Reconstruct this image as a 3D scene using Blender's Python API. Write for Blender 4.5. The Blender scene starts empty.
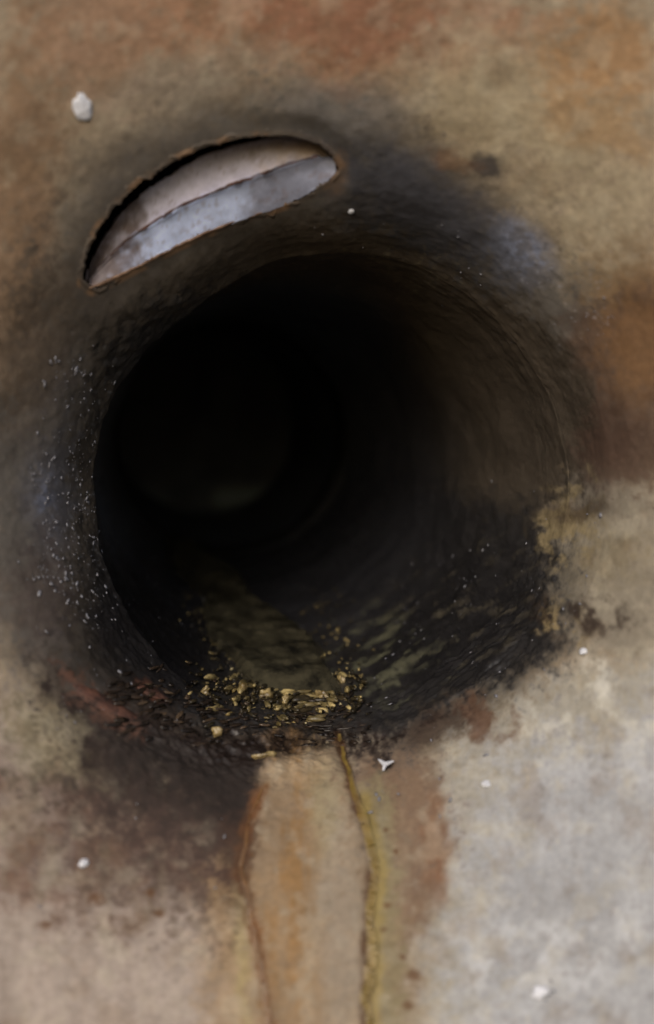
import bpy, math, random
import numpy as np
from mathutils import Vector

random.seed(7)
rng = np.random.default_rng(11)
S = 0.05                      # one drawing unit of the drain is 5 cm (bore about 25 cm)
D = 12.0                      # distance of the lens from the face, in drawing units

scene = bpy.context.scene
# ------------------------------------------------------------------ camera
cam_d = bpy.data.cameras.new("camera")
cam = bpy.data.objects.new("camera", cam_d)
scene.collection.objects.link(cam)
scene.camera = cam
cam.location = (0, -D * S, 0)
cam.rotation_euler = (math.radians(90), 0, 0)
cam_d.sensor_fit = 'VERTICAL'
cam_d.sensor_height = 24
cam_d.lens = 24 * D / 10.24
cam_d.clip_start = 0.01
cam_d.clip_end = 100
cam_d.dof.use_dof = True
cam_d.dof.focus_distance = (D + 1.6) * S
cam_d.dof.aperture_fstop = 2.0
# ------------------------------------------------------------------ sky and sun
world = bpy.data.worlds.new("World")
scene.world = world
world.use_nodes = True
wn = world.node_tree
wn.nodes.clear()
sky = wn.nodes.new('ShaderNodeTexSky')
sky.sky_type = 'NISHITA'
sky.sun_disc = False
SUN_EL, SUN_AZ = math.radians(27), math.radians(196)     # azimuth clockwise from +Y
sky.sun_elevation = SUN_EL
sky.sun_rotation = SUN_AZ
sky.air_density = 1.0
sky.dust_density = 3.0
bg = wn.nodes.new('ShaderNodeBackground')
bg.inputs['Strength'].default_value = 0.075
wo = wn.nodes.new('ShaderNodeOutputWorld')
wn.links.new(sky.outputs[0], bg.inputs[0])
wn.links.new(bg.outputs[0], wo.inputs[0])
sun_d = bpy.data.lights.new("sun", 'SUN')
sun_d.energy = 0.9
sun_d.angle = math.radians(40)
sun_d.color = (1.0, 0.96, 0.92)
sun = bpy.data.objects.new("sun", sun_d)
scene.collection.objects.link(sun)
sd = Vector((math.sin(SUN_AZ) * math.cos(SUN_EL), math.cos(SUN_AZ) * math.cos(SUN_EL), math.sin(SUN_EL)))
sun.rotation_euler = sd.to_track_quat('Z', 'Y').to_euler()
sun.location = sd * 3
scene.view_settings.view_transform = 'Standard'
scene.view_settings.look = 'None'
scene.view_settings.exposure = 0.62
scene.view_settings.gamma = 1.0
scene.cycles.max_bounces = 6
scene.cycles.diffuse_bounces = 4

# ------------------------------------------------------------------ numpy noise
LAT = rng.random((64, 64, 64)).astype(np.float32)


def vnoise(P, sc, off=0.0):
    q = np.asarray(P, np.float32) * np.float32(sc) + np.float32(off * 17.31 + 1000.0)
    i = np.floor(q).astype(np.int32)
    f = (q - i).astype(np.float32)
    f = f * f * (3 - 2 * f)
    i &= 63
    j = (i + 1) & 63
    x0, y0, z0 = i[:, 0], i[:, 1], i[:, 2]
    x1, y1, z1 = j[:, 0], j[:, 1], j[:, 2]
    fx, fy, fz = f[:, 0], f[:, 1], f[:, 2]
    x0, x1, y0, y1 = x0 << 12, x1 << 12, y0 << 6, y1 << 6
    T = LAT.ravel()
    gx = 1 - fx
    a = T[x0 + y0 + z0] * gx + T[x1 + y0 + z0] * fx
    b = T[x0 + y1 + z0] * gx + T[x1 + y1 + z0] * fx
    c = T[x0 + y0 + z1] * gx + T[x1 + y0 + z1] * fx
    d = T[x0 + y1 + z1] * gx + T[x1 + y1 + z1] * fx
    return (a * (1 - fy) + b * fy) * (1 - fz) + (c * (1 - fy) + d * fy) * fz


def fbm(P, sc, octv=4, off=0.0, gain=0.5):
    t = np.zeros(len(P), np.float32)
    a, n = 1.0, 0.0
    for k in range(octv):
        t += a * vnoise(P, sc * 2.03 ** k, off + k * 3.7)
        n += a
        a *= gain
    return t / n                      # 0..1, mean .5


def sstep(x, a, b):
    t = np.clip((x - a) / (b - a), 0, 1)
    return t * t * (3 - 2 * t)


# ------------------------------------------------------------------ the drain's shape
# profile: (radius, depth) from the outer face through the flare into the bore
PROF = np.array([(17, -3.5), (10, -2.55), (7, -1.85), (5.2, -1.25), (4.2, -0.82), (3.6, -0.42), (3.2, -0.02),
                 (2.90, .38), (2.68, .78), (2.50, 1.22), (2.585, 1.42), (2.60, 1.9), (2.52, 3), (2.40, 6), (2.30, 9), (2.22, 11)], float)
seg = np.hypot(*(np.diff(PROF, axis=0).T))
PS = np.concatenate([[0], np.cumsum(seg)])


def catmull(s):
    """smooth profile by arc length"""
    r = np.interp(s, PS, PROF[:, 0])
    y = np.interp(s, PS, PROF[:, 1])
    return r, y


ss = np.linspace(0, PS[-1], 2000)
rr, yy = catmull(ss)
ker = np.hanning(91)
ker /= ker.sum()
pad = 45


def smooth(a):
    a1 = smooth_k(a, 45)
    a2 = smooth_k(a, 5)
    w = np.exp(-((ss - PS[9]) / .32) ** 2)
    return a1 * (1 - w) + a2 * w


def smooth_k(a, pad):
    ker = np.hanning(2 * pad + 1)
    ker /= ker.sum()
    e = np.concatenate([2 * a[0] - a[pad:0:-1], a, 2 * a[-1] - a[-2:-pad - 2:-1]])
    return np.convolve(e, ker, 'valid')


rr, yy = smooth(rr), smooth(yy)
MX, MZ = -0.02, 0.20


def worn_add(deg, y):
    """the cut edge of the mouth still stands on the left side; elsewhere it is worn round and wider"""
    dth = np.abs((deg - 168 + 180) % 360 - 180)
    t = np.clip((dth - 40) / 60, 0, 1)
    w = t * t * (3 - 2 * t)
    return w * np.interp(y, [.1, .38, .78, 1.0, 1.22, 1.42, 1.65, 1.9, 2.6], [0, .03, .12, .165, .185, .088, .05, .02, 0])


def centre(y):
    d = np.maximum(y - 0.7, 0)
    d = d - 0.6 * (1 - np.exp(-d / 0.6))
    return MX - 0.195 * d, MZ + 0.128 * d


# plan chart of the surface: the flare flattened like a rosette round the bore, in hundredths of a unit.
# It only says WHERE on the surface a stain or deposit sits.
def chart(x, y, z):
    k = D / (D + y)
    return 327 + 100 * x * k, 512 - 100 * z * k


CX, CZ = centre(yy)
KK = D / (D + yy)


def surf(u, v):
    """chart -> (point, normal, s): works for scalars or arrays"""
    u = np.atleast_1d(np.asarray(u, float))
    v = np.atleast_1d(np.asarray(v, float))
    P = np.zeros((len(u), 3))
    N = np.zeros((len(u), 3))
    for i in range(len(u)):
        cu = 327 + 100 * CX * KK
        cv = 512 - 100 * CZ * KK
        dist = np.hypot(u[i] - cu, v[i] - cv)
        dg = math.degrees(math.atan2(-(v[i] - (512 - 100 * MZ)), u[i] - (327 + 100 * MX)))
        wr = rr + worn_add(dg, yy)
        e = dist - 100 * wr * KK              # negative inside ring
        idx = np.where(np.diff(np.sign(e)) != 0)[0]
        j = idx[0] if len(idx) else int(np.argmin(np.abs(e)))
        th = math.atan2(-(v[i] - cv[j]), u[i] - cu[j])
        r, y = wr[j], yy[j]
        P[i] = (CX[j] + r * math.cos(th), y, CZ[j] + r * math.sin(th))
        a, b = max(j - 8, 0), min(j + 8, len(rr) - 1)
        dr, dy = rr[b] - rr[a], yy[b] - yy[a]
        L = math.hypot(dr, dy)
        nr, ny = -dy / L, dr / L              # towards the axis / the opening
        N[i] = (nr * math.cos(th), ny, nr * math.sin(th))
    return P, N


# ------------------------------------------------------------------ stain painting (colour of the dirt, with some sheen and light falloff painted in)
def lin(c):
    c = np.array(c, float) / 255
    return np.where(c <= 0.04045, c / 12.92, ((c + 0.055) / 1.055) ** 2.4)


def poly_sd(U, V, pts):
    """signed distance, positive inside"""
    pts = np.array(pts, float)
    n = len(pts)
    d = np.full(len(U), 1e9)
    ins = np.zeros(len(U), bool)
    for i in range(n):
        ax, ay = pts[i]
        bx, by = pts[(i + 1) % n]
        ex, ey = bx - ax, by - ay
        t = np.clip(((U - ax) * ex + (V - ay) * ey) / (ex * ex + ey * ey), 0, 1)
        d = np.minimum(d, np.hypot(U - ax - t * ex, V - ay - t * ey))
        if ay != by:
            c = ((ay > V) != (by > V)) & (U < (bx - ax) * (V - ay) / (by - ay) + ax)
            ins ^= c
    return np.where(ins, d, -d)


def line_d(U, V, pts):
    d = np.full(len(U), 1e9)
    for (ax, ay), (bx, by) in zip(pts[:-1], pts[1:]):
        ex, ey = bx - ax, by - ay
        t = np.clip(((U - ax) * ex + (V - ay) * ey) / (ex * ex + ey * ey), 0, 1)
        d = np.minimum(d, np.hypot(U - ax - t * ex, V - ay - t * ey))
    return d


RUN_R = [(340, 738), (346, 765), (358, 800), (368, 835), (373, 870), (370, 915), (368, 960), (366, 1000), (372, 1060), (376, 1200)]
RUN_L = [(262, 792), (246, 830), (240, 870), (250, 905), (256, 940), (264, 980), (271, 1024), (276, 1100), (280, 1200)]

SLOT_TOP = [(83, 283), (86, 258), (97, 232), (115, 207), (142, 182), (175, 161), (210, 146), (250, 137), (290, 136), (318, 144), (333, 157), (339, 166)]
SLOT_BOT = [(92, 290), (118, 277), (146, 262), (176, 246), (206, 232), (236, 221), (266, 211), (296, 200), (320, 187), (337, 172)]
SLOT = SLOT_TOP + SLOT_BOT[::-1]


def paint(U, V, P):
    n = len(U)
    Q = np.stack([U, V, np.zeros(n)], 1) / 100.0
    w1 = fbm(Q, 2.2, 4, 1) - .5
    w2 = fbm(Q, 2.2, 4, 2) - .5
    w3 = fbm(Q, 9, 3, 3) - .5
    w4 = fbm(Q, 9, 3, 4) - .5
    big = fbm(Q, 0.9, 4, 5)
    mid = fbm(Q, 4.0, 5, 6, .6)
    fine = fbm(Q, 16.0, 4, 7, .65)
    grainy = np.clip((fbm(Q, 13.0, 4, 8, .75) - .5) * 1.9 + .5, -.2, 1.2)
    col = np.tile(lin((146, 132, 112)), (n, 1))
    wet = np.zeros(n)

    def M(pts, feather=25, warp=60, fw=20):
        uu, vv = U + warp * w1 + fw * w3, V + warp * w2 + fw * w4
        return sstep(poly_sd(uu, vv, pts) + (grainy - .5) * (feather * 1.6 + 10), -feather, feather)

    def E(cu, cv, a, b, rot=0, warp=30, soft=.5, fw=14):
        uu, vv = U + warp * w1 + fw * w3 - cu, V + warp * w2 + fw * w4 - cv
        c, s = math.cos(math.radians(rot)), math.sin(math.radians(rot))
        p, q = (uu * c + vv * s) / a, (-uu * s + vv * c) / b
        return 1 - sstep(np.hypot(p, q) + (grainy - .5) * soft * 1.7, 1 - soft, 1 + soft)

    def mix(c, m):
        nonlocal col
        m = np.clip(m, 0, 1)[:, None]
        col = col * (1 - m) + lin(c) * m

    mult = 0.80 + 0.40 * mid
    # --- broad fields of the outer face
    mix((150, 112, 84), E(330, 20, 190, 60, 3, 60) * .8)
    mix((136, 98, 76), E(350, 15, 150, 42, 4, 60) * (.55 + .45 * sstep(mid, .3, .55)))
    mix((150, 116, 92), E(110, 20, 80, 70, 0, 60) * .7)
    mix((138, 127, 112), E(190, 75, 90, 22, -15, 30) * .6)
    mix((128, 98, 72), E(20, 200, 45, 200, 0, 60) * .7)
    mix((164, 150, 124), E(520, 110, 110, 60, 20, 70) * .8)
    mix((150, 112, 72), E(610, 60, 60, 50, 0, 60) * .7)
    mix((142, 110, 72), E(600, 130, 60, 22, 20, 40) * .6)
    mix((158, 146, 122), E(600, 230, 50, 70, 40, 60) * .6)
    mix((112, 88, 60), E(620, 320, 55, 70, 20, 50) * .8)
    # bottom left
    mix((160, 148, 140), M([(-400, 660), (30, 700), (110, 790), (200, 900), (250, 1000), (260, 1400), (-400, 1400)], 40) * .9)
    mix((104, 82, 70), M([(-60, 770), (60, 770), (200, 745), (255, 790), (245, 880), (180, 890), (90, 870), (0, 890)], 45, 90, 40) * (.45 + .55 * sstep(mid, .35, .65)))
    mix((108, 82, 68), E(110, 880, 110, 50, 10, 90, .7) * sstep(fbm(Q, 5, 4, 9), .42, .62) * .8)
    mix((74, 58, 50), E(165, 830, 120, 85, 10, 60, .9) * .92)
    mix((44, 35, 31), E(190, 785, 115, 55, 14, 50, .9) * .95)
    mix((60, 44, 36), E(232, 845, 22, 50, 0, 20, .7) * .7)
    mix((154, 144, 116), E(60, 740, 50, 45, 30, 40, .6) * .7)
    # bottom right, pale and slightly blue
    mix((154, 149, 138), M([(425, 770), (490, 700), (560, 668), (800, 600), (1500, 700), (1500, 1400), (420, 1400)], 28, 50, 30))
    mix((162, 165, 172), M([(470, 820), (560, 740), (800, 660), (1500, 700), (1500, 1400), (450, 1400)], 55, 90, 40) * .75)
    mix((140, 142, 146), E(530, 850, 90, 60, -30, 90, .7) * sstep(fine, .35, .65) * .6)
    mix((196, 194, 186), E(600, 700, 60, 50, -20, 70, .7) * sstep(mid, .4, .65) * .6)
    mix((184, 186, 190), E(560, 960, 110, 50, -10, 80, .8) * sstep(mid, .4, .62) * .5)
    mix((128, 128, 130), E(540, 905, 50, 22, 0, 50, .8) * .4)
    # centre bottom, under the lip
    mix((138, 124, 106), M([(262, 765), (335, 748), (368, 830), (374, 1400), (262, 1400), (236, 880)], 12, 10, 10) * .95)
    mix((166, 152, 116), E(322, 812, 22, 52, 0, 25, .6) * .6)
    mix((130, 104, 74), E(296, 900, 26, 130, 3, 30, .6) * .75)
    mix((136, 104, 66), E(262, 860, 16, 60, 5, 20, .6) * .5)
    mix((176, 160, 136), E(336, 940, 20, 120, 0, 25, .7) * .6)
    mix((186, 164, 116), E(335, 790, 14, 18, 0, 15, .7) * .6)
    mix((150, 124, 88), M([(205, 880), (250, 850), (262, 1400), (195, 1400)], 22, 20, 20) * .6)
    mix((146, 132, 92), E(244, 950, 8, 90, -4, 12, .7) * .7)
    mix((112, 90, 72), M([(352, 745), (420, 735), (448, 800), (446, 870), (430, 910), (405, 960), (415, 1024), (425, 1400), (372, 1400), (372, 850)], 18, 30, 24) * .9)
    mix((128, 118, 90), M([(360, 790), (384, 775), (398, 860), (404, 960), (412, 1400), (372, 1400), (374, 860)], 9, 12, 10) * .85)
    mix((112, 80, 58), E(436, 845, 12, 45, 0, 25, .6) * .8)
    # right middle tan
    mix((132, 124, 110), M([(556, 470), (700, 478), (1400, 500), (1400, 660), (600, 655), (560, 640), (548, 560)], 14, 22, 16))
    mix((120, 108, 84), E(610, 560, 40, 25, 0, 60, .7) * .6)
    # face blotches and faint vertical wash marks
    mix((116, 96, 72), sstep(fbm(Q, 3.1, 5, 21, .6), .52, .68) * .30)
    mix((178, 170, 150), sstep(fbm(Q, 4.0, 4, 22, .55), .52, .7) * .22)
    mix((92, 78, 64), sstep(fbm(Q, 12, 4, 23, .6), .60, .75) * .18)
    wash = fbm(Q * np.array([1.0, .16, 1.0]), 9, 4, 24, .6)
    low = sstep(V, 740, 860) * (1 - .8 * sstep(U, 400, 480))
    mix((104, 82, 60), low * sstep(wash, .5, .75) * .2)
    mix((176, 166, 140), low * (1 - sstep(wash, .3, .5)) * .12)
    mix((84, 66, 54), sstep(grainy, .62, 1.0) * .28)
    mix((186, 176, 154), (1 - sstep(grainy, .0, .34)) * .22)
    # --- dark ring of grime round the mouth
    mix((92, 88, 84), M([(52, 345), (70, 260), (120, 165), (200, 118), (300, 92), (385, 118), (455, 178), (520, 240), (580, 290),
                         (620, 340), (640, 420), (640, 470), (560, 485), (552, 560), (556, 640), (510, 676), (440, 705), (400, 750), (330, 750),
                         (240, 780), (150, 760), (90, 715), (20, 660), (-30, 620), (-30, 400), (20, 380)], 34, 26, 18) * .93)
    mix((64, 66, 76), E(420, 205, 110, 48, 32, 30, .6) * .85)
    mix((128, 138, 164), E(520, 252, 34, 26, 40, 30, .7) * (.25 + .6 * sstep(grainy, .3, .7)))  # bluish sheen on the flare, painted into the colour
    mix((100, 100, 102), E(345, 100, 60, 22, 5, 30, .8) * .55)
    mix((66, 62, 62), E(486, 165, 17, 12, 10, 8, .5) * .9)
    mix((126, 92, 62), E(452, 160, 24, 9, 10, 12, .6) * .5)
    mix((86, 80, 74), E(150, 190, 110, 60, -40, 40, .7) * .8)
    mix((74, 66, 58), E(70, 310, 60, 60, 0, 40, .7) * .7)
    # left flank, dark brown grey
    mix((88, 74, 60), E(28, 360, 34, 70, 10, 30, .7) * .8)
    mix((112, 120, 144), E(42, 495, 20, 40, 0, 30, .9) * (.2 + .7 * sstep(grainy, .4, .7)))  # bluish sheen of the flank, put in as colour
    mix((82, 76, 70), E(50, 400, 30, 90, 0, 40, .9) * .5)
    mix((74, 76, 86), E(66, 520, 34, 100, 0, 40, .9) * .5)
    mix((72, 60, 54), E(40, 600, 40, 60, 0, 40, .7) * .7)
    # right brown shade of rust by the bore
    mix((88, 68, 54), M([(565, 330), (640, 290), (1100, 260), (1100, 480), (640, 484), (585, 478), (556, 440)], 20, 26, 20) * .85)
    mix((116, 86, 56), E(640, 350, 40, 55, 0, 30, .6) * .75)
    mix((68, 50, 40), E(600, 440, 50, 40, 0, 30, .6) * .8)
    # --- the black crust inside
    inner = M([(96, 330), (140, 272), (220, 236), (300, 218), (380, 236), (440, 270), (500, 300), (560, 345), (588, 400), (574, 462),
               (553, 520), (552, 590), (560, 640), (500, 680), (440, 712), (395, 742), (345, 742), (300, 762), (230, 765), (150, 735),
               (110, 700), (60, 660), (70, 560), (76, 440)], 18, 16, 14)
    mix((74, 67, 58), inner * .95)
    mix((94, 84, 72), inner * E(410, 300, 160, 70, 25, 40, .6) * .7)
    mix((70, 62, 54), inner * E(520, 420, 55, 90, 0, 40, .7) * .6)
    blackc = M([(104, 350), (150, 300), (240, 290), (330, 400), (420, 480), (560, 520), (566, 640), (520, 678), (440, 712), (395, 740),
                (345, 740), (300, 745), (215, 740), (140, 690), (88, 640), (86, 560), (102, 440)], 24, 24, 20)
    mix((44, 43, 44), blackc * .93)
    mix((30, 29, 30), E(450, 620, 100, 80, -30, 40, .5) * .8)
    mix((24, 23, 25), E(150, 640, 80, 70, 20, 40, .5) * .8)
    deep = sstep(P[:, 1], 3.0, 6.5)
    mix((46, 46, 50), deep * .85)  # light falloff down the bore painted as a darker tone
    mix((88, 91, 100), (1 - sstep(U, 330, 440)) * sstep(P[:, 1], 1.8, 4.5) * (1 - sstep(V + .35 * (U - 200), 470, 560)) * .8)  # faint cool glow painted on the bore's upper left
    # crust spilling over the lower lip to the left
    sl = fbm(np.stack([(U * .8 + V * .6) * .35, -U * .6 + V * .8, U * 0], 1) / 100, 7, 4, 36, .65)
    mix((80, 62, 55), E(165, 822, 110, 66, 10, 60, .9) * (.25 + .7 * sstep(sl * .55 + mid * .45, .38, .58)))
    mix((46, 37, 33), E(185, 788, 120, 52, 14, 50, .9) * (.35 + .62 * sstep(sl * .6 + mid * .4, .32, .58)))
    mix((66, 46, 36), E(240, 850, 16, 60, 0, 20, .8) * .8)
    mix((44, 34, 29), M([(30, 655), (110, 690), (190, 735), (262, 745), (345, 742), (400, 735), (385, 765), (345, 752), (318, 764), (285, 772),
                         (265, 795), (240, 850), (215, 820), (150, 790), (95, 770), (60, 720)], 14, 36, 34) * (.5 + .5 * sstep(mid, .3, .55)))
    mix((32, 25, 22), M([(90, 700), (180, 730), (262, 742), (340, 742), (300, 765), (258, 790), (228, 820), (150, 780), (100, 745)], 12, 36, 34) * .75)
    mix((92, 66, 54), M([(52, 664), (66, 668), (110, 700), (146, 728), (140, 742), (100, 722), (62, 690)], 7, 8, 8) * sstep(fine, .3, .6))
    mix((92, 62, 50), E(150, 690, 18, 7, 35, 8, .5) * .8)
    tg = M([(268, 768), (300, 758), (335, 752), (362, 820), (372, 880), (374, 1400), (264, 1400), (246, 900), (256, 830)], 7, 8, 10)
    mix((140, 122, 100), tg * .75)
    mix((166, 146, 118), E(300, 775, 30, 13, -12, 14, .7) * .7)
    mix((154, 146, 116), E(325, 812, 16, 44, 0, 20, .7) * .6)
    mix((134, 102, 62), E(292, 910, 26, 120, 3, 24, .9) * (.35 + .5 * sstep(wash, .4, .6)))
    mix((160, 150, 132), tg * sstep(fbm(Q, 6, 4, 37), .52, .66) * .4)
    mix((104, 80, 58), tg * sstep(grainy, .6, .9) * .3)
    mix((134, 124, 112), E(338, 930, 18, 110, 0, 20, .8) * .6)
    strk = fbm((np.stack([U * .5 + V * .86, (-U * .86 + V * .5) * .25, U * 0], 1)) / 100, 16, 3, 35, .6)
    mix((104, 104, 84), sstep(strk, .5, .7) * E(386, 655, 52, 38, 0, 24, .6) * .7)
    mix((84, 78, 66), sstep(strk, .55, .75) * E(470, 610, 90, 60, -30, 30, .6) * .5)
    # ragged tan patches eating into the ring on the right
    rg = E(572, 520, 26, 40, 0, 30, .5) * sstep(fbm(Q, 7, 4, 12), .45, .6)
    mix((134, 120, 90), rg * .9)
    mix((140, 124, 92), E(566, 630, 22, 22, 0, 26, .5) * sstep(fbm(Q, 7, 4, 13), .48, .6) * .9)
    mix((52, 40, 32), E(590, 618, 42, 18, 10, 40, .6) * sstep(fbm(Q, 6, 4, 14), .42, .58) * .95)
    mix((60, 46, 36), E(585, 507, 26, 9, -6, 30, .6) * .7)
    mix((90, 62, 44), E(486, 722, 32, 24, 20, 30, .5) * sstep(mid, .35, .6) * .85)
    mix((54, 38, 30), E(440, 728, 34, 16, -20, 24, .6) * .8)
    # mineral run edges
    dR, dL = line_d(U + 7 * w3 + 3, V, RUN_R), line_d(U + 5 * w3, V, RUN_L)
    mix((140, 120, 52), (1 - sstep(line_d(U - 7 + 9 * w3, V, RUN_R[2:]) + (grainy - .5) * 6, 2, 12)) * .55)
    mix((78, 54, 34), (1 - sstep(dR + (grainy - .5) * 5, 1, 8)) * (.35 + .6 * sstep(mid, .35, .6)))
    mix((104, 68, 38), (1 - sstep(dL + (grainy - .5) * 8, 0, 12)) * (.35 + .6 * sstep(mid, .35, .6)))
    mix((70, 46, 26), (1 - sstep(dL, 2, 10)) * E(244, 870, 14, 46, 0, 10, .6) * .8)
    # little dark drips along the right of the run
    for (a, b, c) in ((389, 905, 4), (384, 930, 3), (403, 956, 4), (413, 974, 7), (408, 1004, 6), (396, 850, 3), (386, 828, 3), (160, 915, 6), (95, 900, 8), (45, 925, 6), (150, 893, 5)):
        mix((92, 62, 36), E(a, b, c, c * .8, 0, 10, .6, 4) * .8)
    # pale scale flecks on the flare above the bore and on the left flank
    fl = sstep(fbm(Q, 22, 3, 31, .6), .62, .70)
    mix((130, 122, 102), fl * E(395, 262, 75, 26, 18, 20, .6) * .5)
    mix((120, 120, 124), fl * E(86, 470, 44, 130, 5, 20, .6) * .35)
    mix((160, 160, 170), sstep(fbm(Q, 30, 2, 33), .74, .84) * E(560, 290, 60, 50, 40, 20, .6) * .5)
    # brown rim of the slot
    sdm = poly_sd(U, V, SLOT)
    mix((150, 116, 84), (1 - sstep(np.abs(sdm + 2), 2, 6)) * (.1 + .7 * sstep(mid, .45, .6)) * .7)
    mix((120, 98, 78), E(334, 172, 9, 20, 0, 8, .7) * .6)
    # random mottling over all the colours
    col = col * mult[:, None] * (0.88 + .24 * fine)[:, None]
    wet = np.clip(E(66, 490, 46, 170, 0, 40, .8) * .8 + inner * .75 + blackc * .35 + (1 - sstep(dR, 3, 30)) * .3, 0, 1)
    return col, wet, inner, blackc


# ------------------------------------------------------------------ helpers for meshes and materials
def link(ob, parent=None):
    scene.collection.objects.link(ob)
    if parent:
        ob.parent = parent
    return ob


def tag(o, label=None, cat=None, group=None, kind=None):
    if label:
        o['label'] = label
    if cat:
        o['category'] = cat
    if group:
        o['group'] = group
    if kind:
        o['kind'] = kind
    return o


def mesh_np(name, P, F, mat, parent=None, col=None, wet=None, smooth=True):
    """P (n,3) drawing units; F (m,4) or (m,3)"""
    me = bpy.data.meshes.new(name)
    P = np.asarray(P, np.float32) * S
    F = np.asarray(F, np.int32)
    k = F.shape[1]
    me.vertices.add(len(P))
    me.vertices.foreach_set('co', P.ravel())
    me.loops.add(F.size)
    me.loops.foreach_set('vertex_index', F.ravel())
    me.polygons.add(len(F))
    me.polygons.foreach_set('loop_start', np.arange(0, F.size, k, dtype=np.int32))
    me.polygons.foreach_set('loop_total', np.full(len(F), k, np.int32))
    me.polygons.foreach_set('use_smooth', np.full(len(F), smooth, bool))
    me.update(calc_edges=True)
    if col is not None:
        a = me.color_attributes.new('Stain', 'FLOAT_COLOR', 'POINT')
        c = np.ones((len(P), 4), np.float32)
        c[:, :3] = col
        a.data.foreach_set('color', c.ravel())
    if wet is not None:
        a = me.attributes.new('Wet', 'FLOAT', 'POINT')
        a.data.foreach_set('value', np.asarray(wet, np.float32))
    me.materials.append(mat)
    me.validate()
    return link(bpy.data.objects.new(name, me), parent)


def grid_faces(nu, nv, wrap_u=False):
    """verts indexed v*nu+u"""
    uu = np.arange(nu if wrap_u else nu - 1)
    vv = np.arange(nv - 1)
    U, V = np.meshgrid(uu, vv)
    U, V = U.ravel(), V.ravel()
    U1 = (U + 1) % nu
    return np.stack([V * nu + U, V * nu + U1, (V + 1) * nu + U1, (V + 1) * nu + U], 1)


def stain_mat(name, bump=1.0, rough_dry=.85, rough_wet=.32, fine_scale=260):
    m = bpy.data.materials.new(name)
    m.use_nodes = True
    nt = m.node_tree
    L = nt.links.new
    b = nt.nodes['Principled BSDF']
    tc = nt.nodes.new('ShaderNodeTexCoord')
    at = nt.nodes.new('ShaderNodeAttribute')
    at.attribute_name = 'Stain'
    aw = nt.nodes.new('ShaderNodeAttribute')
    aw.attribute_name = 'Wet'
    n1 = nt.nodes.new('ShaderNodeTexNoise')
    n1.inputs['Scale'].default_value = fine_scale
    n1.inputs['Detail'].default_value = 6
    n1.inputs['Roughness'].default_value = .65
    L(tc.outputs['Object'], n1.inputs['Vector'])
    mr = nt.nodes.new('ShaderNodeMapRange')
    mr.inputs[1].default_value, mr.inputs[2].default_value = .3, .7
    mr.inputs[3].default_value, mr.inputs[4].default_value = .86, 1.13
    L(n1.outputs[0], mr.inputs[0])
    mx = nt.nodes.new('ShaderNodeVectorMath')
    mx.operation = 'SCALE'
    L(at.outputs['Color'], mx.inputs[0])
    L(mr.outputs[0], mx.inputs['Scale'])
    L(mx.outputs[0], b.inputs['Base Color'])
    n2 = nt.nodes.new('ShaderNodeTexNoise')
    n2.inputs['Scale'].default_value = 120
    n2.inputs['Detail'].default_value = 8
    n2.inputs['Roughness'].default_value = .7
    L(tc.outputs['Object'], n2.inputs['Vector'])
    mw = nt.nodes.new('ShaderNodeMapRange')
    mw.inputs[3].default_value, mw.inputs[4].default_value = rough_dry, rough_wet
    L(aw.outputs['Fac'], mw.inputs[0])
    ad = nt.nodes.new('ShaderNodeMath')
    ad.operation = 'MULTIPLY_ADD'
    L(n2.outputs[0], ad.inputs[0])
    ad.inputs[1].default_value = .3
    L(mw.outputs[0], ad.inputs[2])
    sb = nt.nodes.new('ShaderNodeMath')
    sb.operation = 'SUBTRACT'
    sb.inputs[1].default_value = .15
    L(ad.outputs[0], sb.inputs[0])
    L(sb.outputs[0], b.inputs['Roughness'])
    b.inputs['Specular IOR Level'].default_value = .4
    bu = nt.nodes.new('ShaderNodeBump')
    ms = nt.nodes.new('ShaderNodeMapRange')
    ms.inputs[3].default_value, ms.inputs[4].default_value = .12 * bump, .36 * bump
    L(aw.outputs['Fac'], ms.inputs[0])
    L(ms.outputs[0], bu.inputs['Strength'])
    bu.inputs['Distance'].default_value = .0015
    L(n2.outputs[0], bu.inputs['Height'])
    L(bu.outputs[0], b.inputs['Normal'])
    return m


def plain_mat(name, rgb, rough=.6, metallic=0.0, spec=.5, var=.35, scale=150, rgb2=None, bump=.6, dist=.001):
    m = bpy.data.materials.new(name)
    m.use_nodes = True
    nt = m.node_tree
    L = nt.links.new
    b = nt.nodes['Principled BSDF']
    tc = nt.nodes.new('ShaderNodeTexCoord')
    n = nt.nodes.new('ShaderNodeTexNoise')
    n.inputs['Scale'].default_value = scale
    n.inputs['Detail'].default_value = 7
    n.inputs['Roughness'].default_value = .65
    L(tc.outputs['Object'], n.inputs['Vector'])
    cr = nt.nodes.new('ShaderNodeValToRGB')
    c = lin(rgb)
    c2 = lin(rgb2) if rgb2 else c * (1 - var)
    cr.color_ramp.elements[0].position = .36
    cr.color_ramp.elements[0].color = (*c2, 1)
    cr.color_ramp.elements[1].position = .6
    cr.color_ramp.elements[1].color = (*c, 1)
    L(n.outputs[0], cr.inputs[0])
    L(cr.outputs[0], b.inputs['Base Color'])
    b.inputs['Roughness'].default_value = rough
    b.inputs['Metallic'].default_value = metallic
    b.inputs['Specular IOR Level'].default_value = spec
    bu = nt.nodes.new('ShaderNodeBump')
    bu.inputs['Strength'].default_value = bump
    bu.inputs['Distance'].default_value = dist
    L(n.outputs[0], bu.inputs['Height'])
    L(bu.outputs[0], b.inputs['Normal'])
    return m


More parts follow.
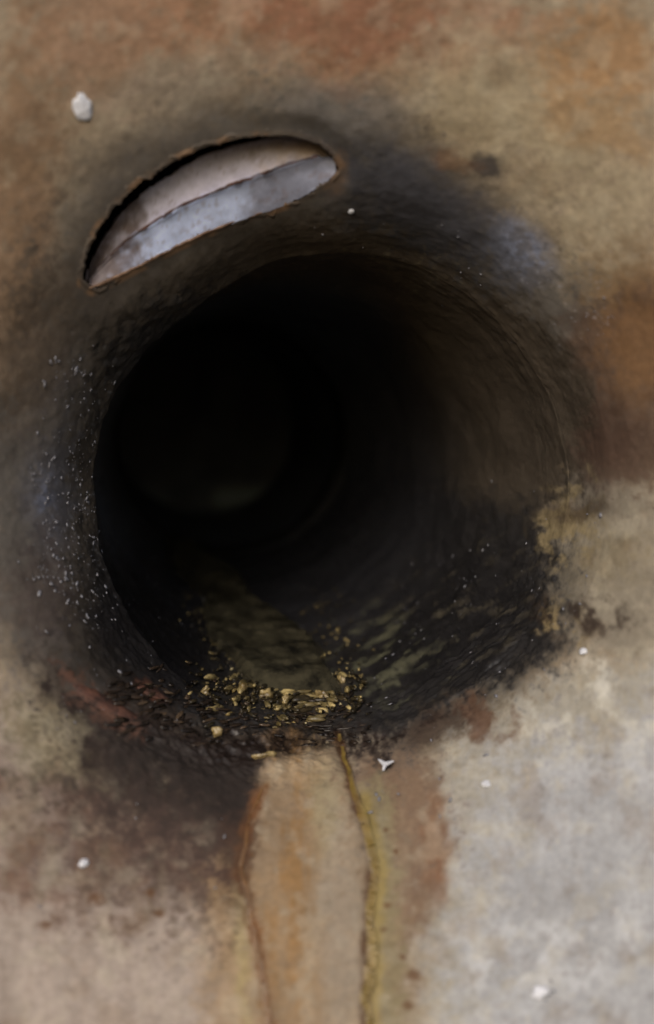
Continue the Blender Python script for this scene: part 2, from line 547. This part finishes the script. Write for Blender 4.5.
MAT_BODY = stain_mat('stained_drain_surface')
MAT_BORE = stain_mat('dark_bore_surface', 1.4)
MAT_LEDGE = stain_mat('ledge_metal', .8, .6, .3)
MAT_WET = stain_mat('wet_crust', 1.2, .6, .2)
MAT_CAVITY = plain_mat('shade_black_cavity', (22, 20, 19), .9)  # black colour stands in for the shade inside the slot
MAT_RUST = plain_mat('rust_crust', (100, 68, 56), .6, 0, .4, .4, 130, (40, 30, 27), 1)
MAT_RUSTEDGE = plain_mat('rusty_slot_edge', (150, 122, 100), .75, 0, .4, .4, 200, (84, 62, 48), 1)
MAT_RUN = plain_mat('yellow_brown_mineral', (140, 112, 54), .3, 0, .6, .4, 60, (84, 56, 28), .5)
MAT_SLUDGE = plain_mat('wet_green_sludge', (72, 68, 54), .14, 0, .8, .4, 60, (26, 25, 22), .8)
MAT_CRUMB = plain_mat('yellow_lime_crumb', (170, 150, 104), .16, 0, .9, .4, 160, (96, 80, 48), 1)
MAT_WHITE = plain_mat('white_fleck', (222, 224, 232), .4, 0, .5, .3, 300)
MAT_GRIT = plain_mat('pale_grit', (132, 132, 140), .25, 0, .8, .3, 400)

# ------------------------------------------------------------------ the drain itself
drain = link(bpy.data.objects.new('drain', None))
tag(drain, 'grimy flared drain mouth with black crusted bore and curved overflow slot', 'drain')

NT = 1080
# ring positions: finest across the flare, coarser outside and deep in the bore
s_r5 = PS[3]
s_mouth = PS[10]
sa = np.concatenate([np.linspace(0, PS[1], 24, endpoint=False),
                     np.linspace(PS[1], PS[3], 170, endpoint=False),
                     np.linspace(PS[3], PS[11], 360, endpoint=False),
                     np.linspace(PS[11], PS[-1], 130)])
R1 = np.interp(sa, ss, rr)
Y1 = np.interp(sa, ss, yy)
C1, C2 = centre(Y1)
TH = np.linspace(0, 2 * math.pi, NT, endpoint=False)
ct, st = np.cos(TH), np.sin(TH)
NR = len(sa)
RW = R1[:, None] + worn_add(np.degrees(TH)[None, :], Y1[:, None])
X = C1[:, None] + RW * ct
Z = C2[:, None] + RW * st
Y = np.repeat(Y1[:, None], NT, 1)
dR = np.gradient(R1, sa)
dY = np.gradient(Y1, sa)
LN = np.hypot(dR, dY)
nr, ny = -dY / LN, dR / LN
# normal towards the opening / axis: make sure the face points to -Y
sg = np.where(ny[:, None] <= 0, 1, 1)
Nx = nr[:, None] * ct
Nz = nr[:, None] * st
Ny = np.repeat(ny[:, None], NT, 1)
P = np.stack([X.ravel(), Y.ravel(), Z.ravel()], 1)
N = np.stack([Nx.ravel(), Ny.ravel(), Nz.ravel()], 1)
U, V = chart(P[:, 0], P[:, 1], P[:, 2])
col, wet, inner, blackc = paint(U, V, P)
# relief: broad unevenness, grime grain, ridged crust in the bore (ridges run round the bore)
TT = np.repeat(TH[None, :], NR, 0).ravel()
SSf = np.repeat(sa[:, None], NT, 1).ravel()
ring = np.stack([np.cos(TT) * 2.2, SSf * 3.6, np.sin(TT) * 2.2], 1)
ridge = fbm(ring, 2.4, 5, 41, .65)
h = (fbm(P, .55, 3, 51) - .5) * .22
h += (fbm(P, 2.2, 4, 52, .55) - .5) * .06
h += (fbm(P, 3.5, 3, 58) - .5) * .03 * np.exp(-((SSf - PS[9]) / .3) ** 2)
h += (fbm(P, 9, 4, 53, .6) - .5) * (.010 + .006 * inner)
h += inner * (ridge - .5) * .008
lr = inner * np.exp(-((U - 460) / 95) ** 2 - ((V - 640) / 70) ** 2)
stk = fbm(np.stack([U * .5 + V * .86, (-U * .86 + V * .5) * .22, U * 0], 1) / 100, 17, 3, 35, .6)
h += lr * (stk - .5) * .11
h += blackc * (fbm(P, 4.5, 4, 54, .6) - .5) * .07
lipm = np.exp(-((U - 230) / 130) ** 2 - ((V - 745) / 38) ** 2)
h += lipm * (fbm(P, 5, 5, 55, .6) - .45) * .22
# the pale tongue under the lip stands a little proud
TONGUE = [(262, 765), (335, 752), (366, 830), (370, 1400), (262, 1400), (240, 880)]
tong = sstep(poly_sd(U, V, TONGUE), -10, 14)
h += tong * .05
# keep the slot's surroundings regular, so its rim sits on the surface
nearslot = 1 - sstep(-poly_sd(U, V, SLOT), 6, 30)
h *= 1 - .92 * nearslot
P2 = P + N * h[:, None]
F = grid_faces(NT, NR, True)
fc = F
fu, fv = U[F].mean(1), V[F].mean(1)
# remember: the seam quad is fine because chart is planar
keep = ~((poly_sd(fu, fv, SLOT) > -1.0) & (P[F[:, 0], 1] < 1.2))
F = F[keep]
split = P[F, 1].mean(1) < 2.6          # front casting and the bore behind it


def sub(F, P, *arr):
    used, inv = np.unique(F.ravel(), return_inverse=True)
    return inv.reshape(F.shape), P[used], [a[used] for a in arr]


# orientation: flip so normals face the viewer
def oriented(P, F):
    a, b, c = P[F[:, 0]], P[F[:, 1]], P[F[:, 2]]
    return F


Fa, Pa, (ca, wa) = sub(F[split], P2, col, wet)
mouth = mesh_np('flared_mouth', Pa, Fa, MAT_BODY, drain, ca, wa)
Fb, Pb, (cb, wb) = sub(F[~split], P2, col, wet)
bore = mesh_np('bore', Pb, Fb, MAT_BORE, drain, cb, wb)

# joint ring at the end of the bore, then a narrower continuation and an end wall
cx11, cz11 = centre(np.array([11.0]))
cx11, cz11 = float(cx11[0]), float(cz11[0])


def tube(name, prof, mat, parent, n=160, colr=(60, 58, 52), green=False):
    rs = np.array([p[0] for p in prof])
    ys = np.array([p[1] for p in prof])
    c1, c2 = centre(ys)
    th = np.linspace(0, 2 * math.pi, n, endpoint=False)
    P = np.stack([(c1[:, None] + rs[:, None] * np.cos(th)).ravel(), np.repeat(ys[:, None], n, 1).ravel(),
                  (c2[:, None] + rs[:, None] * np.sin(th)).ravel()], 1)
    P = P + (np.stack([fbm(P, 1.6, 4, 61), fbm(P, 1.6, 4, 62), fbm(P, 1.6, 4, 63)], 1) - .5) * .14
    c = np.tile(lin(colr), (len(P), 1)) * (.5 + fbm(P, 1.5, 5, 64))[:, None]
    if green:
        k = np.exp(-((P[:, 2] - (.32)) / .26) ** 2) * sstep(fbm(P, .9, 4, 65), .3, .6)  # faint greenish light reflection painted as a band across the wall
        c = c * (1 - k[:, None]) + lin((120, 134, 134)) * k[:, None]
    return mesh_np(name, P, grid_faces(n, len(prof), True), mat, parent, c, np.full(len(P), .5))


tube('joint_ring', [(2.30, 10.7), (2.19, 10.74), (2.13, 10.85), (2.11, 11.0), (2.12, 11.3), (2.2, 11.5)], MAT_BORE, drain, colr=(22, 22, 24))
tube('rear_pipe', [(2.2, 11.3), (2.16, 12), (2.14, 13), (2.12, 14.5), (2.1, 16)], MAT_BORE, drain, colr=(72, 76, 84))
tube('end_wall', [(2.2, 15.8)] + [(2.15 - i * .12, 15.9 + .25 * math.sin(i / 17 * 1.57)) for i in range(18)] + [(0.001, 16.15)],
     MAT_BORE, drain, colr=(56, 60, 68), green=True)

# ------------------------------------------------------------------ the slot: rim, cavity and the two metal ledges behind it


def resample(pts, n):
    pts = np.array(pts, float)
    d = np.concatenate([[0], np.cumsum(np.hypot(*np.diff(pts, axis=0).T))])
    t = np.linspace(0, d[-1], n)
    a = np.stack([np.interp(t, d, pts[:, 0]), np.interp(t, d, pts[:, 1])], 1)
    for _ in range(max(1, n // 40)):
        a[1:-1] = (a[:-2] + 2 * a[1:-1] + a[2:]) / 4
    return a


loop = np.concatenate([resample(SLOT_TOP, 170), resample(SLOT_BOT[::-1], 150)])
for _ in range(6):
    loop = (np.roll(loop, 1, 0) + 2 * loop + np.roll(loop, -1, 0)) / 4
tan = np.roll(loop, -1, 0) - np.roll(loop, 1, 0)
tan /= np.hypot(tan[:, 0], tan[:, 1])[:, None]
outn = np.stack([tan[:, 1], -tan[:, 0]], 1)           # outward in the chart for this winding
if np.dot(loop[40] + outn[40] * 5 - loop.mean(0), outn[40]) < 0:
    outn = -outn
LQ = np.concatenate([loop, np.zeros((len(loop), 1))], 1) / 100
jag = (fbm(LQ, 10, 5, 71, .75) - .5)
loop_j = loop + outn * (jag * 15)[:, None]
rows = [(8, -.04, 1.0), (5, .000, 1), (2.6, .003, 1), (.8, .000, .9), (0, -.015, .3), (0, -.06, 0), (.6, -.12, 0), (4, -.22, 0)]
RP = []
for off, hh, _ in rows:
    q = loop_j + outn * off
    p, nn = surf(q[:, 0], q[:, 1])
    RP.append(p + nn * hh)
RPn = np.concatenate(RP)
RUc, RVc = chart(RPn[:, 0], RPn[:, 1], RPn[:, 2])
rc, rw, _, _ = paint(RUc, RVc, RPn)
kk = np.repeat(np.array([r[2] for r in rows]), len(loop))[:, None]
rim_c = lin((120, 96, 78)) * (.25 + 1.1 * fbm(RPn, 9, 3, 72))[:, None]
rim_c = rc * kk + (rim_c * .7 + rc * .3) * (1 - kk)
RPn = RPn + (np.stack([fbm(RPn, 11, 3, 73), fbm(RPn, 11, 3, 74), fbm(RPn, 11, 3, 75)], 1) - .5) * .02
mesh_np('slot_rim', RPn, grid_faces(len(loop), len(rows), True), MAT_BODY, drain, rim_c, rw)

# dark cavity: a closed pocket behind the slot
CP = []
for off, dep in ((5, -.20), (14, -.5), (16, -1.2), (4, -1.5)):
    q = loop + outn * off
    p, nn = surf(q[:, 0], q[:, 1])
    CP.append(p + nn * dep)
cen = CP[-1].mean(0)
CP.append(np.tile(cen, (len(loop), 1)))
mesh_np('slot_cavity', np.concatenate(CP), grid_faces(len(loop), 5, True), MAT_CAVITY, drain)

# ledges (chart lines from left end to right end)
LB = [(94, 287), (118, 275), (146, 261), (176, 245), (206, 231), (236, 220), (266, 210), (296, 199), (320, 187), (337, 172)]
LC = [(92, 279), (112, 256), (132, 238), (156, 222), (180, 208), (206, 196), (232, 186), (262, 175), (292, 164), (316, 157), (335, 160)]
LT = [(90, 272), (103, 242), (120, 218), (144, 195), (171, 175), (201, 158), (236, 146), (268, 139), (300, 135), (324, 141), (338, 158)]


def ledge(name, A, B, dA, dB, mat, thick, seed, nv=14, edge=None):
    n = 130
    a, b = resample(A, n), resample(B, n)
    pts, dep = [], []
    for j in range(nv):
        t = j / (nv - 1)
        q = a * (1 - t) + b * t
        if j in (0, nv - 1):
            LQ = np.concatenate([q, np.zeros((n, 1))], 1) / 100
            q = q + np.stack([np.zeros(n), (fbm(LQ, 12, 4, seed) - .5) * 6], 1)
        p, nn = surf(q[:, 0], q[:, 1])
        d = dA * (1 - t) + dB * t
        if j == nv - 1:
            d -= .02
        p = p + (p + np.array([0, D, 0])) * (d / (D + p[:, 1]))[:, None]
        p = p + nn * ((fbm(p, 3.5, 4, seed + 2) - .5) * .05)[:, None]
        pts.append(p)
    # turned-down far edge and underside, so the ledge has thickness
    for back in (nv - 1, 0):
        q = pts[back]
        pp, nn = surf(*(a[:, k] if back == 0 else b[:, k] for k in (0, 1)))
        pts.append(q - nn * thick)
    Pt = np.concatenate(pts)
    cu, cv = chart(Pt[:, 0], Pt[:, 1], Pt[:, 2])
    nz = fbm(Pt, 5, 5, seed + 5, .6)
    nf = fbm(Pt, 16, 3, seed + 6, .6)
    if name == 'inner_ledge':
        c = np.tile(lin((218, 214, 230)), (len(Pt), 1))
        k2 = sstep(cu + (nz - .5) * 120, 255, 310) * .7
        c = c * (1 - k2[:, None]) + lin((190, 170, 148)) * k2[:, None]
    else:
        c = np.tile(lin((206, 220, 255)), (len(Pt), 1))  # blue sky reflection painted into the metal colour
        k2 = sstep(cu + (nz - .5) * 60, 235, 262) * .85
        c = c * (1 - k2[:, None]) + lin((132, 134, 150)) * k2[:, None]
    k3 = (1 - sstep(cu + (nz - .5) * 130, 110, 165)) * .9
    c = c * (1 - k3[:, None]) + lin((112, 94, 84)) * k3[:, None]
    k4 = sstep(nf, .60, .72) * .35
    c = c * (1 - k4[:, None]) + lin((120, 98, 84)) * k4[:, None]
    c *= (.82 + .36 * nz)[:, None]
    return mesh_np(name, Pt, grid_faces(n, len(pts)), MAT_LEDGE, drain, c, np.full(len(Pt), .4))


LC2 = [(x - 3, y + 7) for x, y in LC]
ledge('inner_ledge', LC2, LT, .12, .30, None, .06, 81)
ledge('outer_ledge', [(x - 1, y + 2) for x, y in LB], LC, .0, .12, None, .04, 84)


# rusty bead along the lower edge of the slot
def bead(name, pts, rad, mat, parent, seed, lift=0.0, n=220, m=10, wob=.5, flat=.7, lump=5.0, cling=False, tint=(118, 98, 48)):
    a = resample(pts, n)
    if cling:
        AQ = np.stack([a[:, 1] * 0, a[:, 1], a[:, 1] * 0], 1) / 100
        a[:, 0] += (fbm(AQ, 4, 4, seed + 9, .6) - .5) * 10
    p, nn = surf(a[:, 0], a[:, 1])
    if cling:
        uu, vv = chart(p[:, 0], p[:, 1], p[:, 2])
        lift = (fbm(p, .55, 3, 51) - .5) * .22 + (fbm(p, 2.2, 4, 52, .55) - .5) * .06 + .008
        lift += .05 * sstep(poly_sd(uu, vv, TONGUE), -10, 14)
        lift = lift[:, None]
    p = p + nn * lift
    t = np.gradient(p, axis=0)
    t /= np.linalg.norm(t, axis=1)[:, None]
    bx = np.cross(t, nn)
    k = np.linspace(0, 1, n)
    if callable(rad):
        r0 = np.array([rad(x) for x in k])
    else:
        r0 = rad * (.35 + .65 * np.sin(np.pi * np.clip(k, .03, .97)) ** .4)
    r0 = r0 * (1 + wob * (fbm(p, lump, 3, seed) - .5) * 2)
    ring = []
    for j in range(m):
        an = 2 * math.pi * j / m
        ring.append(p + bx * (r0 * math.cos(an))[:, None] + nn * (r0 * flat * math.sin(an))[:, None])
    Pt = np.stack(ring, 1).reshape(-1, 3)
    Pt = Pt + (np.stack([fbm(Pt, 8, 3, seed + 1), fbm(Pt, 8, 3, seed + 2), fbm(Pt, 8, 3, seed + 3)], 1) - .5) * .022
    if not cling:
        return mesh_np(name, Pt, grid_faces(m, n, True), mat, parent)
    uu, vv = chart(Pt[:, 0], Pt[:, 1], Pt[:, 2])
    c0 = paint(uu, vv, Pt)[0]
    edge = np.tile(np.abs(np.cos(2 * math.pi * np.arange(m) / m)), n)
    kc = (1 - sstep(edge, .35, .98)) * (.45 + .55 * sstep(fbm(Pt, 4, 4, seed + 7), .35, .6))
    cc = lin(tint) * (.6 + .8 * fbm(Pt, 7, 4, seed + 8))[:, None]
    c0 = c0 * (1 - kc[:, None]) + cc * kc[:, None]
    return mesh_np(name, Pt, grid_faces(m, n, True), MAT_BODY, parent, c0, np.full(len(Pt), .8))


bead('rust_edge', [(90, 289), (118, 277), (146, 263), (176, 247), (206, 233), (236, 222), (262, 213)], .018, MAT_RUSTEDGE, drain, 91, .0)

bead('rust_edge', [(x + 1, y + 2) for x, y in LC[1:-1]], .013, MAT_RUST, drain, 95, -.05, wob=1.2, lump=9)

# ------------------------------------------------------------------ mineral runs below the lip
r1 = bead('mineral_run', RUN_R, lambda x: .026 + .026 * min(1, x * 4), MAT_RUN, None, 101, .0, n=420, m=20, flat=.16, wob=.9, lump=3.0, cling=True)
tag(r1, 'glossy yellow-brown mineral run trickling from the bore lip down past the tongue, the thicker one', 'mineral deposit', 'mineral runs below the mouth')
r2 = bead('mineral_run', RUN_L, lambda x: .014 + .018 * min(1, x * 2), MAT_RUN, None, 105, .0, n=360, m=20, flat=.14, tint=(110, 80, 48), wob=.7, lump=3.0, cling=True)
tag(r2, 'thin faint brown mineral run left of the pale orange-tan tongue', 'mineral deposit', 'mineral runs below the mouth')


# ------------------------------------------------------------------ sludge in the invert of the bore
def sludge():
    n, m = 260, 70
    ys = np.linspace(2.05, 10.6, n)
    c1, c2 = centre(ys)
    r = np.interp(ys, yy[1000:], rr[1000:])
    pts = []
    for j in range(m):
        t = j / (m - 1) * 2 - 1
        hw = .74 - .035 * (ys - 2) + .12 * np.sin(ys * 1.7) + .30 * (fbm(np.stack([ys, ys * 0 + np.sign(t), ys * 0], 1), 2.2, 4, 111) - .5) + .10 * (1 - sstep(ys, 2.0, 3.0))
        x = c1 - .05 - .11 * (ys - 2) + hw * t
        dx = np.clip(np.abs(x - c1), 0, 1.6)
        wallz = c2 - np.sqrt(r * r - dx * dx)
        top = c2 - r + .22 + .015 * (ys - 2)
        z = np.maximum(top, wallz) - sstep(np.full(n, abs(t)), .8, 1.0) * .16
        pts.append(np.stack([x, ys, z], 1))
    Pt = np.stack(pts, 1).reshape(-1, 3)
    Pt[:, 2] -= (.30 * (1 - sstep(Pt[:, 1], 2.05, 2.9)))
    Pt[:, 2] += (fbm(Pt, 1.8, 4, 112, .6) - .5) * .16 + (fbm(Pt, 7, 3, 113) - .5) * .05
    o = mesh_np('wet_sludge', Pt, grid_faces(m, n), MAT_SLUDGE, None)
    return tag(o, 'thin green-grey film of wet sludge lying along the floor of the bore', 'sludge', kind='stuff')


sludge()


# ------------------------------------------------------------------ lumps, flecks and grit
def ico():
    t = (1 + 5 ** .5) / 2
    v = np.array([(-1, t, 0), (1, t, 0), (-1, -t, 0), (1, -t, 0), (0, -1, t), (0, 1, t), (0, -1, -t), (0, 1, -t), (t, 0, -1), (t, 0, 1), (-t, 0, -1), (-t, 0, 1)], float)
    v /= np.linalg.norm(v[0])
    f = np.array([(0, 11, 5), (0, 5, 1), (0, 1, 7), (0, 7, 10), (0, 10, 11), (1, 5, 9), (5, 11, 4), (11, 10, 2), (10, 7, 6), (7, 1, 8), (3, 9, 4), (3, 4, 2), (3, 2, 6), (3, 6, 8), (3, 8, 9), (4, 9, 5), (2, 4, 11), (6, 2, 10), (8, 6, 7), (9, 8, 1)])
    return v, f


def subdiv(v, f):
    v = [tuple(x) for x in v]
    c = {}

    def mid(a, b):
        k = (min(a, b), max(a, b))
        if k not in c:
            p = (np.array(v[a]) + np.array(v[b])) / 2
            v.append(tuple(p / np.linalg.norm(p)))
            c[k] = len(v) - 1
        return c[k]
    g = []
    for a, b, d in f:
        x, y, z = mid(a, b), mid(b, d), mid(d, a)
        g += [(a, x, z), (x, b, y), (z, y, d), (x, y, z)]
    return np.array(v), np.array(g)


I0 = ico()
I1 = subdiv(*I0)
I2 = subdiv(*I1)


def bvh_surface():
    from mathutils.bvhtree import BVHTree
    return None


def frame_at(u, v):
    p, n = surf(u, v)
    p, n = p[0], n[0]
    up = np.array([0, 0, 1.0])
    a = np.cross(up, n)
    a /= np.linalg.norm(a)
    b = np.cross(n, a)
    return p, n, a, b


def relief(p):
    q = p[None, :]
    return float(((fbm(q, .55, 3, 51) - .5) * .22 + (fbm(q, 2.2, 4, 52, .55) - .5) * .06)[0])


def lump(name, u, v, a, b, hgt, rot, mat, seed, lift=0.0, src=I2, rough=.35):
    p, n, ax, bx = frame_at(u, v)
    p = p + n * (relief(p) + lift)
    c, s = math.cos(math.radians(rot)), math.sin(math.radians(rot))
    e1, e2 = ax * c + bx * s, -ax * s + bx * c
    vv = src[0] * (1 + rough * (fbm(src[0] + seed, 1.6, 4, seed) - .5) * 2)[:, None]
    Pt = p + (vv[:, :1] * a) * e1 + (vv[:, 1:2] * b) * e2 + (vv[:, 2:3] * hgt) * n
    return mesh_np(name, Pt, src[1], mat, None)


# white flecks
flecks = [(84, 109, .08, .115, 'blurred white fleck stuck on the tan face above left of the slot', 10),
          (487, 786, .05, .035, 'small bright white fleck on the pale grey face right of the yellow run', 0),
          (540, 992, .075, .055, 'pale white fleck lowest on the pale grey face', 20),
          (586, 653, .04, .035, 'tiny white fleck beside the dark ragged stain right of the bore', 0),
          (84, 863, .045, .035, 'tiny white fleck on the brown blotched face lower left', 30),
          (351, 211, .03, .03, 'tiny white fleck on the dark flare just right of the slot', 0)]
for (u, v, a, b, lab, rot) in flecks:
    o = lump('white_fleck', u, v, a, b, .018, rot, MAT_WHITE, int(u), .01, I2, .7)
    tag(o, lab, 'fleck', 'white flecks on the drain face')


def winged_fleck():
    """three short arms meeting at a point, lying just below the lip"""
    p, n, ax, bx = frame_at(386, 769)
    p = p + n * (relief(p) + .05)
    arms = [((0, 0), (-.09, .07)), ((0, 0), (.08, .06)), ((0, .02), (.0, -.09))]
    Ps, Fs, k = [], [], 0
    for (x0, y0), (x1, y1) in arms:
        d = np.array([x1 - x0, y1 - y0])
        L = np.hypot(*d)
        d /= L
        w = np.array([-d[1], d[0]])
        m, q = 10, 8
        for i in range(m):
            t = i / (m - 1)
            r = .024 * (1 - t) ** .6 + .004
            c = np.array([x0, y0]) + d * L * t
            for j in range(q):
                an = 2 * math.pi * j / q
                xy = c + w * r * math.cos(an)
                Ps.append(p + ax * xy[0] + bx * xy[1] + n * (r * .8 * math.sin(an)))
        Fs.append(grid_faces(q, m, True) + k)
        k += m * q
    o = mesh_np('white_flake', np.array(Ps), np.concatenate(Fs), MAT_WHITE)
    tag(o, 'tiny white three-pointed flake lying just below the bore lip', 'flake')


winged_fleck()

# rust flakes on the lower left lip
for (u, v, a, b, rot, lab) in ((98, 698, .62, .085, -38, 'long reddish rust flake lying along the lower left lip'),
                               (152, 692, .22, .06, -36, 'short reddish rust flake just above the long one on the lip')):
    o = lump('rust_flake', u, v, a, b, .025, rot, MAT_RUST, int(u) + 3, .0, I2, .7)
    tag(o, lab, 'rust flake', 'rust flakes on the lip')

# yellow crumbs of lime at the mouth of the sludge
crumbs = [(243, 691, .085, .045, 'yellow lime crumb at the left of the crust on the lip'),
          (266, 699, .11, .06, 'largest pale yellow lime crumb in the middle of the crust'),
          (285, 706, .07, .04, 'small yellow lime crumb just right of the largest one'),
          (342, 684, .10, .035, 'flat yellow lime crumb at the right edge of the sludge'),
          (322, 701, .10, .05, 'thin yellow lime crumb between the largest and the flat one'),
          (206, 690, .07, .04, 'small glinting lime crumb left of the whole crust'),
          (216, 735, .06, .05, 'lone yellow lime crumb on the black lip below the crust'),
          (265, 762, .13, .035, 'flat yellow lime crumb on the edge above the pale tongue')]
for i, (u, v, a, b, lab) in enumerate(crumbs):
    o = lump('lime_crumb', u, v, a, b, .07, random.uniform(-15, 15), MAT_CRUMB, 200 + i, .03, I2, 1.0)
    tag(o, lab, 'crumb', 'lime crumbs in the crust')


def scatter(name, items, mat, label, cat, src=I0, pal=None):
    """uncountable crust or grit: one mesh"""
    Ps, Fs, Cs, k = [], [], [], 0
    for (u, v, a, b, hgt, rot, lift) in items:
        p, n, ax, bx = frame_at(u, v)
        p = p + n * (relief(p) + lift)
        c, s = math.cos(math.radians(rot)), math.sin(math.radians(rot))
        e1, e2 = ax * c + bx * s, -ax * s + bx * c
        vv = src[0] * (1 + .5 * (rng.random((len(src[0]), 1)) - .5))
        Ps.append(p + (vv[:, :1] * a) * e1 + (vv[:, 1:2] * b) * e2 + (vv[:, 2:3] * hgt) * n)
        Fs.append(src[1] + k)
        k += len(src[0])
        if pal:
            c = lin(random.choices([q[0] for q in pal], [q[1] for q in pal])[0]) * random.uniform(.7, 1.2)
            Cs.append(c * (.6 + .8 * rng.random((len(src[0]), 1))))
    Pt = np.concatenate(Ps)
    o = mesh_np(name, Pt, np.concatenate(Fs), mat, None, np.concatenate(Cs) if pal else None, np.ones(len(Pt)) if pal else None)
    return tag(o, label, cat, kind='stuff')


it = []
for _ in range(34):
    u, v = random.gauss(278, 36), random.gauss(700, 11)
    it.append((u, v, random.uniform(.09, .2), random.uniform(.03, .05), random.uniform(.02, .04), random.gauss(0, 9), random.uniform(-.015, .01)))
scatter('crust_bed', it, MAT_WET, 'wet olive brown bed of crust that the yellow chips are stuck in', 'crust', I2,
        [((58, 50, 36), 4), ((96, 84, 56), 3), ((136, 120, 82), 1.3)])
it = []
for _ in range(80):
    u = random.gauss(285, 34)
    v = random.gauss(694, 14)
    if 200 < u < 365 and 650 < v < 735:
        k = random.random() ** 2
        it.append((u, v, .012 + .06 * k, .008 + .014 * k, .01 + .02 * k, random.gauss(0, 14), random.uniform(-.01, .035)))
scatter('lime_chips', it, MAT_WET, 'pale yellow lime chips strewn over the crust at the sludge end', 'crust', I1,
        [((90, 78, 48), 3), ((140, 122, 78), 3), ((200, 186, 144), 1.2)])
it = []
for _ in range(300):
    u = random.gauss(285, 40)
    v = random.gauss(699, 15) - abs(u - 285) * .12
    if 185 < u < 380 and 650 < v < 765:
        k = random.random() ** 2
        it.append((u, v, .03 + .12 * k, .012 + .03 * k, .012 + .03 * k, random.gauss(0, 14), random.uniform(-.01, .06)))
for _ in range(170):
    v = random.uniform(590, 690)
    u = 228 - (690 - v) * .42 + random.gauss(0, 8) if random.random() < .5 else 348 - (690 - v) * .25 + random.gauss(0, 12)
    it.append((u, v, random.uniform(.015, .07), random.uniform(.008, .02), .015, random.gauss(0, 16), random.uniform(.0, .05)))
scatter('lime_crust', it, MAT_WET, 'broken olive yellow lime crust glinting round the end of the sludge', 'crust', I1,
        [((50, 44, 32), 5), ((104, 92, 62), 4), ((170, 152, 104), 1.6)])

it = []
for _ in range(320):
    u, v = random.uniform(110, 372), random.gauss(722, 20)
    if v < 768:
        it.append((u, v - abs(u - 290) * .16, random.uniform(.03, .13), random.uniform(.010, .03), .013, random.gauss(-8, 14) - (u - 270) * .12, random.uniform(-.02, .03)))
scatter('dark_crust', it, MAT_WET, 'dark wet flaky crust heaped along the lower lip of the bore', 'crust', I1,
        [((36, 30, 26), 6), ((54, 44, 36), 3), ((84, 70, 56), .6)])


def grain():
    return .004 + .016 * random.random() ** 4


it = []


def sprinkle(n, fu, fv, rot=0, st=1.0):
    """grains gather in loose clusters of differing size"""
    k = 0
    while k < n:
        cu, cv = fu(), fv()
        for _ in range(1 + int(random.expovariate(.25))):
            g = grain()
            it.append((cu + random.gauss(0, 7), cv + random.gauss(0, 13), g * st * random.uniform(.5, 1.3), g * random.uniform(.6, 2.4), g * .5, rot + random.gauss(0, 35), random.uniform(0, .02)))
            k += 1


sprinkle(380, lambda: random.gauss(80, 14), lambda: random.uniform(370, 620), 0)
sprinkle(170, lambda: random.gauss(42, 12), lambda: random.gauss(520, 60), 0)
sprinkle(150, lambda: random.uniform(60, 220), lambda: random.uniform(560, 720), 20)
sprinkle(190, lambda: random.gauss(470, 60), lambda: random.gauss(610, 50), 60, 1.4)
sprinkle(36, lambda: random.gauss(420, 40), lambda: random.gauss(268, 16), 50)
sprinkle(12, lambda: random.uniform(560, 620), lambda: random.uniform(280, 340), 60)
sprinkle(60, lambda: random.uniform(20, 640), lambda: random.uniform(780, 1020), 0)
scatter('mineral_grit', it, MAT_GRIT, 'fine pale mineral grit sparkling on the dark grime round the bore', 'grit')
